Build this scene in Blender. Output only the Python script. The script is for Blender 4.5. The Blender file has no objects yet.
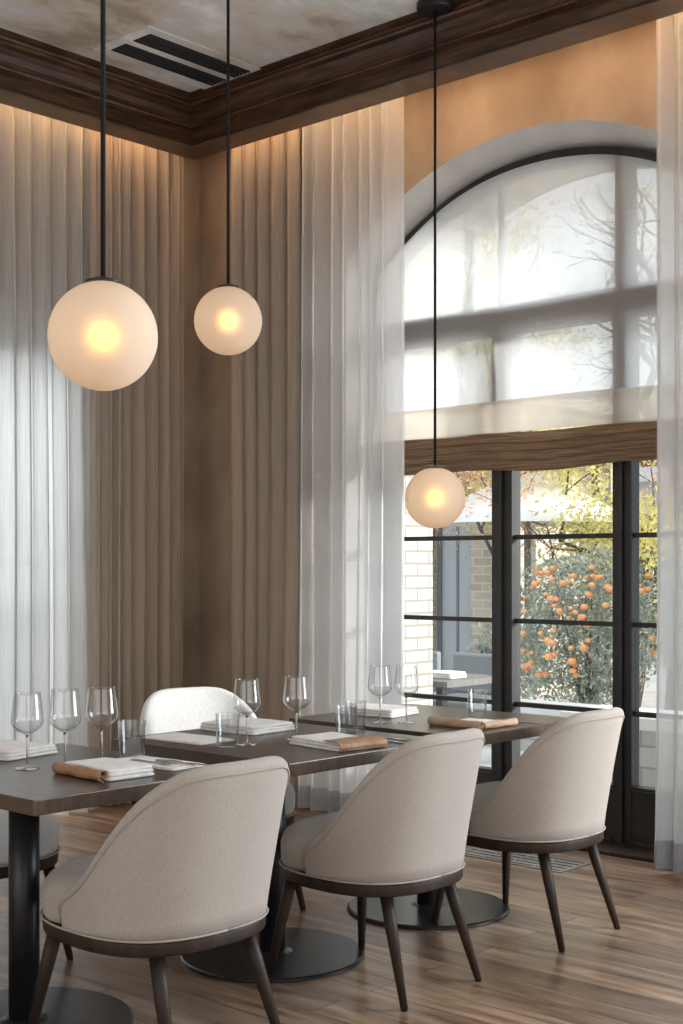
import bpy, bmesh, math, random
from mathutils import Vector, Matrix, noise
random.seed(7)
S = bpy.context.scene
COL = S.collection
R = math.radians
PI = math.pi

# ------------------------------------------------------------------ camera
cam_d = bpy.data.cameras.new('camera')
cam = bpy.data.objects.new('camera', cam_d)
COL.objects.link(cam)
cam.location = (6.24, -5.54, 1.36)
cam.rotation_euler = (R(90), 0, R(42.4))
cam_d.sensor_fit = 'VERTICAL'
cam_d.sensor_height = 36.0
cam_d.lens = 1350 / 1024 * 36
cam_d.shift_y = 53 / 1024
cam_d.clip_end = 200
S.camera = cam

# ------------------------------------------------------------------ world, exposure
S.view_settings.view_transform = 'Standard'
S.view_settings.look = 'None'
S.view_settings.gamma = 1
S.view_settings.use_curve_mapping = False
S.view_settings.exposure = 0.0
W = bpy.data.worlds.new('sky'); S.world = W; W.use_nodes = True
wn = W.node_tree.nodes; wl = W.node_tree.links; wn.clear()
wo = wn.new('ShaderNodeOutputWorld'); wb = wn.new('ShaderNodeBackground')
tc = wn.new('ShaderNodeTexCoord'); ns = wn.new('ShaderNodeTexNoise'); cr = wn.new('ShaderNodeValToRGB')
ns.inputs['Scale'].default_value = 3.0; ns.inputs['Detail'].default_value = 5
cr.color_ramp.elements[0].position = .35; cr.color_ramp.elements[0].color = (.66, .76, .92, 1)
cr.color_ramp.elements[1].position = .65; cr.color_ramp.elements[1].color = (.97, .98, 1, 1)
wl.new(tc.outputs['Generated'], ns.inputs['Vector']); wl.new(ns.outputs['Fac'], cr.inputs['Fac'])
wl.new(cr.outputs['Color'], wb.inputs['Color']); wb.inputs['Strength'].default_value = 1.3
wl.new(wb.outputs['Background'], wo.inputs['Surface'])

# ------------------------------------------------------------------ lights
def area(name, loc, direction, sx, sy, power, color):
    d = bpy.data.lights.new(name, 'AREA'); d.shape = 'RECTANGLE'; d.size = sx; d.size_y = sy
    d.energy = power; d.color = color
    o = bpy.data.objects.new(name, d); COL.objects.link(o); o.location = loc
    o.rotation_euler = Vector(direction).to_track_quat('-Z', 'Y').to_euler()
    return o
COOL = (.86, .93, 1.0); WARM = (1.0, .60, .30)
# added fill lamps at unseen window openings, standing in for daylight
area('fill_light_right', (5.95, -.10, 1.75), (0, -1, 0), 2.5, 2.5, 200, COOL)
area('fill_light_back', (4.2, -7.9, 1.7), (0, 1, 0), 5.5, 2.6, 42, (1, .95, .9))
area('fill_light_side', (8.4, -4.6, 1.7), (-1, 0, 0), 4.6, 2.6, 40, (1, .94, .88))
# added area lamps outside the arched and left windows, boosting the daylight
area('fill_light_arch', (2.0, 1.9, 5.2), (.0, -1, -1.3), 5.0, 2.5, 300, COOL)
area('fill_light_left', (-1.7, -1.9, 3.6), (1, 0, -.75), 3.0, 2.5, 270, COOL)
# warm cove strips hidden behind the cornice
area('cove_light_left', (.31, -4.0, 3.86), (-.25, 0, -1), 7.0, .03, 24, WARM)
area('cove_light_right', (4.2, -.31, 3.86), (0, .25, -1), 7.6, .03, 23, WARM)
# low soft sun from the right, behind the garden
sun_d = bpy.data.lights.new('sun', 'SUN'); sun_d.energy = 7; sun_d.angle = R(9); sun_d.color = (1, .97, .93)
sun = bpy.data.objects.new('sun', sun_d); COL.objects.link(sun)
sun.rotation_euler = Vector((-1, -.52, -.26)).to_track_quat('-Z', 'Y').to_euler()

# ------------------------------------------------------------------ materials
def mat_new(name):
    m = bpy.data.materials.new(name); m.use_nodes = True
    n = m.node_tree.nodes; n.clear()
    out = n.new('ShaderNodeOutputMaterial')
    return m, n, m.node_tree.links, out
def ramp(n, stops):
    r = n.new('ShaderNodeValToRGB'); e = r.color_ramp.elements
    while len(e) < len(stops): e.new(.5)
    for k, (p, c) in enumerate(stops):
        e[k].position = p; e[k].color = (*c, 1)
    return r
def mapping(n, l, scale=(1, 1, 1), rot=(0, 0, 0), coord='Object'):
    t = n.new('ShaderNodeTexCoord'); mp = n.new('ShaderNodeMapping')
    mp.inputs['Scale'].default_value = scale; mp.inputs['Rotation'].default_value = rot
    l.new(t.outputs[coord], mp.inputs['Vector']); return mp
def principled(name, stops, scale=(1, 1, 1), nscale=5, detail=4, rough=.5, metal=0, bump=0, bscale=None, spec=.5, sheen=0, rot=(0, 0, 0)):
    m, n, l, out = mat_new(name)
    b = n.new('ShaderNodeBsdfPrincipled'); l.new(b.outputs[0], out.inputs[0])
    b.inputs['Roughness'].default_value = rough; b.inputs['Metallic'].default_value = metal
    b.inputs['Specular IOR Level'].default_value = spec
    if sheen: b.inputs['Sheen Weight'].default_value = sheen
    if isinstance(stops[0], (int, float)): b.inputs['Base Color'].default_value = (*stops, 1); stops = None
    mp = mapping(n, l, scale, rot)
    t = n.new('ShaderNodeTexNoise'); t.inputs['Scale'].default_value = nscale; t.inputs['Detail'].default_value = detail
    l.new(mp.outputs[0], t.inputs['Vector'])
    if stops:
        r = ramp(n, stops); l.new(t.outputs['Fac'], r.inputs['Fac']); l.new(r.outputs['Color'], b.inputs['Base Color'])
    if bump:
        bp = n.new('ShaderNodeBump'); bp.inputs['Strength'].default_value = bump; bp.inputs['Distance'].default_value = .01
        src = t
        if bscale:
            src = n.new('ShaderNodeTexNoise'); src.inputs['Scale'].default_value = bscale; l.new(mp.outputs[0], src.inputs['Vector'])
        l.new(src.outputs['Fac'], bp.inputs['Height']); l.new(bp.outputs[0], b.inputs['Normal'])
    return m
M = {}
M['plaster'] = principled('limewashed_plaster', [(.34, (.30, .225, .165)), (.5, (.39, .30, .225)), (.66, (.48, .385, .29))], (1, 1, .6), 2.6, 8, .85, bump=.25)
M['reveal'] = principled('pale_reveal_plaster', [(.3, (.60, .59, .57)), (.7, (.76, .75, .73))], (1, 1, 1), 3, 6, .8, bump=.2)
M['wall_plain'] = principled('plain_wall_plaster', [(.3, (.50, .44, .37)), (.7, (.58, .52, .45))], (1, 1, 1), 1.5, 5, .85)
M['crown'] = principled('walnut_cornice', [(.28, (.022, .011, .006)), (.5, (.065, .031, .016)), (.62, (.11, .055, .028)), (.75, (.045, .022, .012))], (1.5, 1.5, 16), 3.0, 8, .30, bump=.12)
M['dark_wood'] = principled('walnut_frame_wood', [(.3, (.020, .013, .009)), (.7, (.045, .028, .019))], (6, 6, 1), 6, 6, .5, bump=.05, spec=.3)
M['table_wood'] = principled('smoked_oak', [(.3, (.052, .036, .026)), (.5, (.078, .054, .039)), (.7, (.11, .077, .055))], (1.2, 16, 4), 3, 8, .30, bump=.06, spec=.8)
M['black_metal'] = principled('blackened_steel', [(.3, (.012, .012, .013)), (.7, (.025, .025, .027))], (1, 1, 1), 8, 4, .38, metal=.3)
M['rod'] = principled('matt_black_rod', (.012, .012, .012), rough=.7, spec=.2)
M['disc_metal'] = principled('dark_steel_plate', [(.3, (.02, .021, .023)), (.7, (.035, .036, .04))], (1, 1, 1), 6, 4, .30, metal=.5)
M['frame_black'] = principled('black_window_paint', [(.3, (.018, .018, .018)), (.7, (.032, .031, .03))], (1, 1, 1), 6, 3, .45)
M['napkin'] = principled('white_linen', [(.3, (.72, .71, .69)), (.7, (.83, .82, .80))], (1, 1, 1), 40, 3, .9, bump=.3, bscale=300, sheen=.3)
M['tan'] = principled('tan_leather', [(.3, (.30, .16, .08)), (.7, (.46, .27, .15))], (1, 1, 1), 30, 5, .55, bump=.3)
M['tan_cloth'] = principled('beige_cloth', [(.3, (.42, .28, .18)), (.7, (.55, .39, .26))], (1, 1, 1), 30, 5, .7, bump=.3)
M['paper'] = principled('cream_card', (.80, .78, .73), rough=.7)
M['silver'] = principled('brushed_steel', (.6, .6, .6), rough=.22, metal=1)
M['vent_black'] = principled('vent_black', (.008, .008, .009), rough=.5)
M['slat'] = principled('vent_slat_paint', (.05, .05, .055), rough=.4, metal=.3)
M['grille'] = principled('grey_floor_grille', [(.3, (.26, .25, .24)), (.7, (.40, .39, .37))], (1, 1, 1), 10, 3, .4, metal=.4)
M['stone'] = principled('pale_stone', [(.3, (.55, .53, .50)), (.7, (.74, .73, .70))], (1, 1, 1), 4, 6, .85, bump=.3)
M['white_render'] = principled('white_render', [(.3, (.72, .71, .69)), (.7, (.82, .81, .79))], (1, 1, 1), 2, 4, .85)
M['paving'] = principled('grey_paving', [(.3, (.55, .54, .52)), (.7, (.70, .69, .66))], (1, 1, 1), 3, 6, .8)
M['canvas'] = principled('white_canvas', (.85, .85, .84), rough=.85)
M['grey_wood'] = principled('weathered_grey_wood', [(.3, (.11, .10, .095)), (.7, (.20, .185, .17))], (8, 8, 1), 5, 5, .7)
M['bark'] = principled('grey_bark', [(.3, (.06, .05, .042)), (.7, (.13, .11, .095))], (4, 4, 1), 8, 5, .9, bump=.4)
M['blue_grey'] = principled('blue_grey_paint', (.14, .17, .20), rough=.5)
M['outdoor_seat'] = principled('grey_outdoor_cushion', (.20, .22, .24), rough=.8)
M['roof'] = principled('pale_shingle', [(.3, (.52, .54, .57)), (.7, (.66, .68, .70))], (1, 1, 6), 4, 4, .8)
def leafmat(name, c1, c2):
    m, n, l, out = mat_new(name)
    t = n.new('ShaderNodeTexNoise'); t.inputs['Scale'].default_value = 9; mp = mapping(n, l); l.new(mp.outputs[0], t.inputs['Vector'])
    r = ramp(n, [(.35, c1), (.65, c2)]); l.new(t.outputs['Fac'], r.inputs['Fac'])
    d = n.new('ShaderNodeBsdfDiffuse'); tr = n.new('ShaderNodeBsdfTranslucent'); g = n.new('ShaderNodeBsdfGlossy'); g.inputs['Roughness'].default_value = .35
    x = n.new('ShaderNodeMixShader'); x.inputs[0].default_value = .45; y = n.new('ShaderNodeMixShader'); y.inputs[0].default_value = .07
    l.new(r.outputs[0], d.inputs[0]); l.new(r.outputs[0], tr.inputs[0]); l.new(d.outputs[0], x.inputs[1]); l.new(tr.outputs[0], x.inputs[2])
    l.new(x.outputs[0], y.inputs[1]); l.new(g.outputs[0], y.inputs[2]); l.new(y.outputs[0], out.inputs[0])
    return m
M['leaf_bush'] = leafmat('grey_green_leaf', (.20, .24, .19), (.62, .67, .58))
M['leaf_dark'] = leafmat('dusty_dark_leaf', (.20, .23, .21), (.52, .56, .53))
M['leaf_yellow'] = leafmat('yellow_leaf', (.62, .60, .22), (.92, .82, .34))
M['leaf_orange'] = leafmat('orange_leaf', (.72, .38, .20), (.92, .62, .34))
M['leaf_green'] = leafmat('fresh_green_leaf', (.38, .46, .22), (.66, .72, .42))
M['petal'] = leafmat('orange_petal', (.90, .42, .18), (.98, .60, .28))

def fabric(name, c1, c2, sc=900, bump=.35, stripe=False):
    m, n, l, out = mat_new(name)
    b = n.new('ShaderNodeBsdfPrincipled'); l.new(b.outputs[0], out.inputs[0])
    b.inputs['Roughness'].default_value = .92; b.inputs['Sheen Weight'].default_value = .25; b.inputs['Specular IOR Level'].default_value = .2
    mp = mapping(n, l, (1, 1, 1))
    ck = n.new('ShaderNodeTexNoise'); ck.inputs['Scale'].default_value = 380; ck.inputs['Detail'].default_value = 2
    mp2 = mapping(n, l, (1, 1, .06)); l.new(mp2.outputs[0], ck.inputs['Vector'])
    t = n.new('ShaderNodeTexNoise'); t.inputs['Scale'].default_value = 480; l.new(mp.outputs[0], t.inputs['Vector'])
    ad = n.new('ShaderNodeMath'); ad.operation = 'ADD'; l.new(ck.outputs['Fac'], ad.inputs[0]); l.new(t.outputs['Fac'], ad.inputs[1])
    ml = n.new('ShaderNodeMath'); ml.operation = 'MULTIPLY'; ml.inputs[1].default_value = .5; l.new(ad.outputs[0], ml.inputs[0])
    r = ramp(n, [(.4, c1), (.6, c2)]); l.new(ml.outputs[0], r.inputs['Fac']); l.new(r.outputs[0], b.inputs['Base Color'])
    bp = n.new('ShaderNodeBump'); bp.inputs['Strength'].default_value = bump; bp.inputs['Distance'].default_value = .003
    l.new(ml.outputs[0], bp.inputs['Height']); l.new(bp.outputs[0], b.inputs['Normal'])
    return m
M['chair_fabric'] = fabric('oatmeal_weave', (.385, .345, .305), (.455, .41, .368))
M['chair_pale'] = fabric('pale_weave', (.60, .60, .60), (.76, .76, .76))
M['piping'] = principled('oatmeal_piping', (.40, .35, .30), rough=.85)

def cloth(name, color, transp, transl, weave=0, hor=False):
    m, n, l, out = mat_new(name)
    d = n.new('ShaderNodeBsdfDiffuse'); t = n.new('ShaderNodeBsdfTranslucent'); tp = n.new('ShaderNodeBsdfTransparent')
    mp = mapping(n, l, (30, 30, .7) if not hor else (1, 1, 60)); no = n.new('ShaderNodeTexNoise'); no.inputs['Scale'].default_value = 6; no.inputs['Detail'].default_value = 5
    l.new(mp.outputs[0], no.inputs['Vector'])
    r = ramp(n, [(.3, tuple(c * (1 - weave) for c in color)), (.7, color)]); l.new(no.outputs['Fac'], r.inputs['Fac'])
    l.new(r.outputs[0], d.inputs[0]); l.new(r.outputs[0], t.inputs[0])
    a = n.new('ShaderNodeMixShader'); a.inputs[0].default_value = transl; l.new(d.outputs[0], a.inputs[1]); l.new(t.outputs[0], a.inputs[2])
    b = n.new('ShaderNodeMixShader'); l.new(a.outputs[0], b.inputs[1]); l.new(tp.outputs[0], b.inputs[2])
    if transp > 0:
        mm = n.new('ShaderNodeMapRange'); mm.inputs['From Min'].default_value = .3; mm.inputs['From Max'].default_value = .7
        mm.inputs['To Min'].default_value = transp * .8; mm.inputs['To Max'].default_value = transp * 1.2
        l.new(no.outputs['Fac'], mm.inputs['Value']); l.new(mm.outputs[0], b.inputs[0])
    else: b.inputs[0].default_value = 0
    l.new(b.outputs[0], out.inputs[0]); return m
M['sheer'] = cloth('white_sheer_voile', (.96, .97, .98), .26, .66, .10)
M['sheer_left'] = cloth('ivory_sheer_voile', (.80, .79, .77), .07, .60, .2)
M['drape'] = cloth('taupe_drape', (.46, .385, .32), 0, .12, .2)
M['shade'] = cloth('translucent_linen_shade', (.97, .97, .97), .27, .70, .04, True)
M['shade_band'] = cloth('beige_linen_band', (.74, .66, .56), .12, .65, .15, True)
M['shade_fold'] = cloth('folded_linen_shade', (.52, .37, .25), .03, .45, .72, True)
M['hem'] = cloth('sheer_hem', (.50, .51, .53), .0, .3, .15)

def glassmat(name, refl=1.0, tint=(1, 1, 1)):
    m, n, l, out = mat_new(name)
    tp = n.new('ShaderNodeBsdfTransparent'); tp.inputs[0].default_value = (*tint, 1)
    g = n.new('ShaderNodeBsdfGlossy'); g.inputs['Roughness'].default_value = .01
    f = n.new('ShaderNodeLayerWeight'); f.inputs['Blend'].default_value = .5
    p = n.new('ShaderNodeMath'); p.operation = 'POWER'; p.inputs[1].default_value = 4.0; l.new(f.outputs['Facing'], p.inputs[0])
    k = n.new('ShaderNodeMath'); k.operation = 'MULTIPLY_ADD'; k.inputs[1].default_value = .8 * refl; k.inputs[2].default_value = .045 * refl; l.new(p.outputs[0], k.inputs[0])
    x = n.new('ShaderNodeMixShader'); l.new(k.outputs[0], x.inputs[0]); l.new(tp.outputs[0], x.inputs[1]); l.new(g.outputs[0], x.inputs[2])
    l.new(x.outputs[0], out.inputs[0]); return m
M['pane'] = glassmat('window_glass', .8, (.97, .985, .98))
def realglass(name):
    m, n, l, out = mat_new(name)
    g = n.new('ShaderNodeBsdfPrincipled'); g.inputs['Transmission Weight'].default_value = 1; g.inputs['Roughness'].default_value = 0
    g.inputs['IOR'].default_value = 1.45; l.new(g.outputs[0], out.inputs[0]); return m
M['glass'] = realglass('clear_glassware')
M['tumbler_glass'] = glassmat('tumbler_glass', 1.9, (.96, .97, .97))
M['thin_glass'] = glassmat('thin_bowl_glass', 1.35, (.985, .99, .99))
def opal():
    m, n, l, out = mat_new('frosted_opal_glass')
    rf = n.new('ShaderNodeBsdfRefraction'); rf.inputs['Roughness'].default_value = .80; rf.inputs['IOR'].default_value = 1.22; rf.inputs['Color'].default_value = (1, .93, .82, 1)
    d = n.new('ShaderNodeBsdfDiffuse'); d.inputs[0].default_value = (.86, .80, .72, 1)
    e = n.new('ShaderNodeEmission'); e.inputs[0].default_value = (1, .62, .34, 1); e.inputs[1].default_value = .13
    x = n.new('ShaderNodeMixShader'); x.inputs[0].default_value = .5; l.new(rf.outputs[0], x.inputs[1]); l.new(d.outputs[0], x.inputs[2])
    a = n.new('ShaderNodeAddShader'); l.new(x.outputs[0], a.inputs[0]); l.new(e.outputs[0], a.inputs[1]); l.new(a.outputs[0], out.inputs[0]); return m
M['opal'] = opal()
def emis(name, c, s):
    m, n, l, out = mat_new(name); e = n.new('ShaderNodeEmission'); e.inputs[0].default_value = (*c, 1); e.inputs[1].default_value = s; l.new(e.outputs[0], out.inputs[0]); return m
M['bulb'] = emis('glowing_bulb', (1, .50, .13), 4)
M['led'] = emis('warm_led', (1, .55, .22), 3)

def floor_mat():
    m, n, l, out = mat_new('oak_planks')
    b = n.new('ShaderNodeBsdfPrincipled'); l.new(b.outputs[0], out.inputs[0])
    mp = mapping(n, l)
    br = n.new('ShaderNodeTexBrick'); br.offset = .37; br.inputs['Scale'].default_value = 1
    br.inputs['Brick Width'].default_value = 1.7; br.inputs['Row Height'].default_value = .135; br.inputs['Mortar Size'].default_value = .0022
    br.inputs['Color1'].default_value = (.0, .0, .0, 1); br.inputs['Color2'].default_value = (1, 1, 1, 1); br.inputs['Mortar'].default_value = (.5, .5, .5, 1)
    l.new(mp.outputs[0], br.inputs['Vector'])
    mp2 = mapping(n, l, (.9, 7, 1)); t = n.new('ShaderNodeTexNoise'); t.inputs['Scale'].default_value = 2.4; t.inputs['Detail'].default_value = 7; t.inputs['Distortion'].default_value = .5
    sh = n.new('ShaderNodeVectorMath'); sh.operation = 'ADD'; sc = n.new('ShaderNodeVectorMath'); sc.operation = 'SCALE'; sc.inputs['Scale'].default_value = 7
    l.new(br.outputs['Color'], sc.inputs[0]); l.new(mp2.outputs[0], sh.inputs[0]); l.new(sc.outputs[0], sh.inputs[1]); l.new(sh.outputs[0], t.inputs['Vector'])
    r1 = ramp(n, [(.33, (.12, .07, .042)), (.5, (.27, .172, .11)), (.67, (.43, .31, .215))]); l.new(t.outputs['Fac'], r1.inputs['Fac'])
    mx = n.new('ShaderNodeMixRGB'); mx.blend_type = 'MULTIPLY'; mx.inputs[0].default_value = .7
    r2 = ramp(n, [(0, (.52, .50, .50)), (.5, (.85, .82, .8)), (1, (1.15, 1.1, 1.02))]); l.new(br.outputs['Color'], r2.inputs['Fac'])
    l.new(r1.outputs[0], mx.inputs[1]); l.new(r2.outputs[0], mx.inputs[2])
    mo = n.new('ShaderNodeMixRGB'); mo.inputs[2].default_value = (.05, .03, .02, 1); l.new(br.outputs['Fac'], mo.inputs[0]); l.new(mx.outputs[0], mo.inputs[1])
    l.new(mo.outputs[0], b.inputs['Base Color']); b.inputs['Specular IOR Level'].default_value = 1.0
    rr = n.new('ShaderNodeMapRange'); rr.inputs['To Min'].default_value = .24; rr.inputs['To Max'].default_value = .42; l.new(t.outputs['Fac'], rr.inputs['Value']); l.new(rr.outputs[0], b.inputs['Roughness'])
    bp = n.new('ShaderNodeBump'); bp.inputs['Strength'].default_value = .12; bp.inputs['Distance'].default_value = .004; l.new(t.outputs['Fac'], bp.inputs['Height']); l.new(bp.outputs[0], b.inputs['Normal'])
    return m
M['floor'] = floor_mat()
def ceiling_mat():
    m, n, l, out = mat_new('weathered_ceiling_plaster')
    b = n.new('ShaderNodeBsdfPrincipled'); l.new(b.outputs[0], out.inputs[0]); b.inputs['Roughness'].default_value = .7
    mp = mapping(n, l, (1, .6, 1)); t = n.new('ShaderNodeTexNoise'); t.inputs['Scale'].default_value = 2.4; t.inputs['Detail'].default_value = 9; t.inputs['Roughness'].default_value = .62
    l.new(mp.outputs[0], t.inputs['Vector'])
    r = ramp(n, [(.36, (.40, .33, .26)), (.45, (.62, .56, .49)), (.53, (.62, .62, .61)), (.64, (.86, .84, .80))]); l.new(t.outputs['Fac'], r.inputs['Fac'])
    l.new(r.outputs[0], b.inputs['Base Color']); return m
M['ceiling'] = ceiling_mat()
def brick_mat(name, c1, c2, mortar, w=.215, h=.072, vertical='xz', ms=.007):
    m, n, l, out = mat_new(name)
    b = n.new('ShaderNodeBsdfPrincipled'); l.new(b.outputs[0], out.inputs[0]); b.inputs['Roughness'].default_value = .85
    t = n.new('ShaderNodeTexCoord'); s = n.new('ShaderNodeSeparateXYZ'); c = n.new('ShaderNodeCombineXYZ'); a = n.new('ShaderNodeMath'); a.operation = 'ADD'
    l.new(t.outputs['Object'], s.inputs[0]); l.new(s.outputs['X'], a.inputs[0]); l.new(s.outputs['Y'], a.inputs[1]); l.new(a.outputs[0], c.inputs['X']); l.new(s.outputs['Z'], c.inputs['Y'])
    br = n.new('ShaderNodeTexBrick'); br.inputs['Scale'].default_value = 1; br.inputs['Brick Width'].default_value = w; br.inputs['Row Height'].default_value = h; br.inputs['Mortar Size'].default_value = ms
    br.inputs['Color1'].default_value = (*c1, 1); br.inputs['Color2'].default_value = (*c2, 1); br.inputs['Mortar'].default_value = (*mortar, 1)
    l.new(c.outputs[0], br.inputs['Vector']); l.new(br.outputs['Color'], b.inputs['Base Color'])
    bp = n.new('ShaderNodeBump'); bp.inputs['Strength'].default_value = .4; bp.inputs['Distance'].default_value = .01; bp.invert = True; l.new(br.outputs['Fac'], bp.inputs['Height']); l.new(bp.outputs[0], b.inputs['Normal'])
    return m
M['brick'] = brick_mat('cream_brick', (.42, .40, .355), (.53, .51, .46), (.29, .265, .23))
M['brick_far'] = brick_mat('tan_brick', (.42, .35, .28), (.55, .48, .40), (.60, .57, .52), .24, .09)
M['block'] = brick_mat('grey_stone_block', (.42, .41, .39), (.55, .54, .52), (.30, .29, .28), .40, .13)

# ------------------------------------------------------------------ mesh helpers
def link(name, me, m, parent=None, smooth=False):
    o = bpy.data.objects.new(name, me); COL.objects.link(o)
    for mm in (m if isinstance(m, list) else [m]): me.materials.append(mm)
    if smooth:
        for p in me.polygons: p.use_smooth = True
    if parent is not None: o.parent = parent
    return o
class MB:
    def __init__(s): s.v = []; s.f = []; s.mi = []
    def face(s, idx, mi=0): s.f.append(idx); s.mi.append(mi)
    def box(s, a, b, mi=0):
        x0, y0, z0 = a; x1, y1, z1 = b; k = len(s.v)
        s.v += [(x0, y0, z0), (x1, y0, z0), (x1, y1, z0), (x0, y1, z0), (x0, y0, z1), (x1, y0, z1), (x1, y1, z1), (x0, y1, z1)]
        for q in ((3, 2, 1, 0), (4, 5, 6, 7), (0, 1, 5, 4), (1, 2, 6, 5), (2, 3, 7, 6), (3, 0, 4, 7)): s.face([k + i for i in q], mi)
        return s
    def rings(s, rings, cap0=True, cap1=True, closed=True, mi=0):
        n = len(rings[0]); k = len(s.v)
        for r in rings: s.v += [tuple(p) for p in r]
        for i in range(len(rings) - 1):
            for j in range(n if closed else n - 1):
                a = k + i * n + j; b = k + i * n + (j + 1) % n
                s.face([a, b, b + n, a + n], mi)
        if cap0: s.face([k + j for j in range(n)][::-1], mi)
        if cap1: s.face([k + (len(rings) - 1) * n + j for j in range(n)], mi)
        return s
    def lathe(s, prof, c=(0, 0, 0), n=28, mi=0):
        rs = [[(c[0] + r * math.cos(2 * PI * j / n), c[1] + r * math.sin(2 * PI * j / n), c[2] + z) for j in range(n)] for r, z in prof]
        return s.rings(rs, mi=mi)
    def tube(s, pts, rad, n=8, mi=0):
        rs = []
        pts = [Vector(p) for p in pts]
        for i, p in enumerate(pts):
            d = (pts[min(i + 1, len(pts) - 1)] - pts[max(i - 1, 0)]).normalized()
            u = d.cross(Vector((0, 0, 1)))
            if u.length < .05: u = d.cross(Vector((1, 0, 0)))
            u.normalize(); w = u.cross(d)
            r = rad[i] if isinstance(rad, (list, tuple)) else rad
            rs.append([p + (u * math.cos(2 * PI * j / n) + w * math.sin(2 * PI * j / n)) * r for j in range(n)])
        return s.rings(rs, mi=mi)
    def me(s, name):
        m = bpy.data.meshes.new(name); m.from_pydata(s.v, [], s.f); m.update()
        for p, i in zip(m.polygons, s.mi): p.material_index = i
        bm = bmesh.new(); bm.from_mesh(m); bmesh.ops.recalc_face_normals(bm, faces=bm.faces); bm.to_mesh(m); bm.free()
        return m
    def build(s, name, m, parent=None, smooth=False, bevel=0, seg=2):
        o = link(name, s.me(name), m, parent, smooth)
        if bevel:
            b = o.modifiers.new('bevel', 'BEVEL'); b.width = bevel; b.segments = seg; b.limit_method = 'ANGLE'
        return o
def tag(o, label=None, cat=None, group=None, kind=None):
    if label: o['label'] = label
    if cat: o['category'] = cat
    if group: o['group'] = group
    if kind: o['kind'] = kind
    return o
def thing(name, label, cat, loc=(0, 0, 0), rz=0, group=None):
    o = bpy.data.objects.new(name, None); COL.objects.link(o); o.empty_display_size = .1
    o.location = loc; o.rotation_euler = (0, 0, rz); return tag(o, label, cat, group)
def copy_tree(o, parent=None):
    c = o.copy(); COL.objects.link(c)
    if parent is not None: c.parent = parent
    for ch in [x for x in bpy.data.objects if x.parent == o]: copy_tree(ch, c)
    return c
def struct(o): o['kind'] = 'structure'; return o

# ------------------------------------------------------------------ room shell
RX, RY, HZ = 8.5, -8.0, 3.95
struct(MB().box((0, RY, -.12), (RX, 0, 0)).build('floor', M['floor']))
struct(MB().box((-.3, RY - .3, HZ), (RX + .3, .7, HZ + .2)).build('ceiling', M['ceiling']))
ARX, ARH, ARR, ARTOP, SPL = 2.40, 1.13, 1.60, 3.44, .08
def arch_z(x, r=ARR, top=ARTOP): return top - r + math.sqrt(max(r * r - (x - ARX) ** 2, 0))
def arched_wall(mb, x0, x1, y0, y1, mi_face=0, mi_rev=1, z0=0, spl=0):
    def outline(sp):
        a0 = math.asin(ARH / ARR); r = ARR + sp
        return [(ARX - r * math.sin(a0), z0)] + [(ARX + r * math.sin(-a0 + 2 * a0 * i / 40), ARTOP - ARR + r * math.cos(-a0 + 2 * a0 * i / 40)) for i in range(41)] + [(ARX + r * math.sin(a0), z0)]
    o0, o1 = outline(spl), outline(0)
    for y, fl, o in ((y0, 1, o0), (y1, 0, o1)):
        k = len(mb.v); L, Rr = o[0][0], o[-1][0]
        mb.v += [(x0, y, z0), (L, y, z0), (L, y, HZ), (x0, y, HZ)]; mb.face([k, k + 1, k + 2, k + 3] if fl else [k + 3, k + 2, k + 1, k], mi_face)
        k = len(mb.v); mb.v += [(Rr, y, z0), (x1, y, z0), (x1, y, HZ), (Rr, y, HZ)]; mb.face([k, k + 1, k + 2, k + 3] if fl else [k + 3, k + 2, k + 1, k], mi_face)
        for (ax, az), (bx, bz) in list(zip(o, o[1:]))[1:-1]:
            k = len(mb.v)
            mb.v += [(ax, y, az), (bx, y, bz), (bx, y, HZ), (ax, y, HZ)]
            mb.face([k, k + 1, k + 2, k + 3] if fl else [k + 3, k + 2, k + 1, k], mi_face)
    for i in range(len(o0) - 1):
        k = len(mb.v); mb.v += [(o0[i][0], y0, o0[i][1]), (o0[i + 1][0], y0, o0[i + 1][1]), (o1[i + 1][0], y1, o1[i + 1][1]), (o1[i][0], y1, o1[i][1])]; mb.face([k + 3, k + 2, k + 1, k], mi_rev)
# right wall: arched opening, then a plain rectangular window further right (out of frame)
def raw(mb, name, mats, **k):
    m = bpy.data.meshes.new(name); m.from_pydata(mb.v, [], mb.f); m.update()
    for p, i in zip(m.polygons, mb.mi): p.material_index = i
    return link(name, m, mats, **k)
mb = MB(); arched_wall(mb, 0, 4.5, 0, .25, spl=SPL)
mb.box((4.5, 0, 0), (4.7, .25, HZ)); mb.box((4.7, 0, 0), (7.2, .25, .45)); mb.box((4.7, 0, 3.05), (7.2, .25, HZ)); mb.box((7.2, 0, 0), (RX, .25, HZ))
struct(raw(mb, 'wall_right', [M['plaster'], M['reveal']]))
mb = MB(); arched_wall(mb, -.9, 4.5, .25, .70, 0, 0, -.1)
mb.box((4.5, .25, -.1), (4.7, .7, HZ)); mb.box((4.7, .25, -.1), (7.2, .7, .45)); mb.box((4.7, .25, 3.05), (7.2, .7, HZ)); mb.box((7.2, .25, -.1), (RX + .4, .7, HZ))
struct(raw(mb, 'wall_exterior', [M['brick'], M['brick']]))
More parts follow.
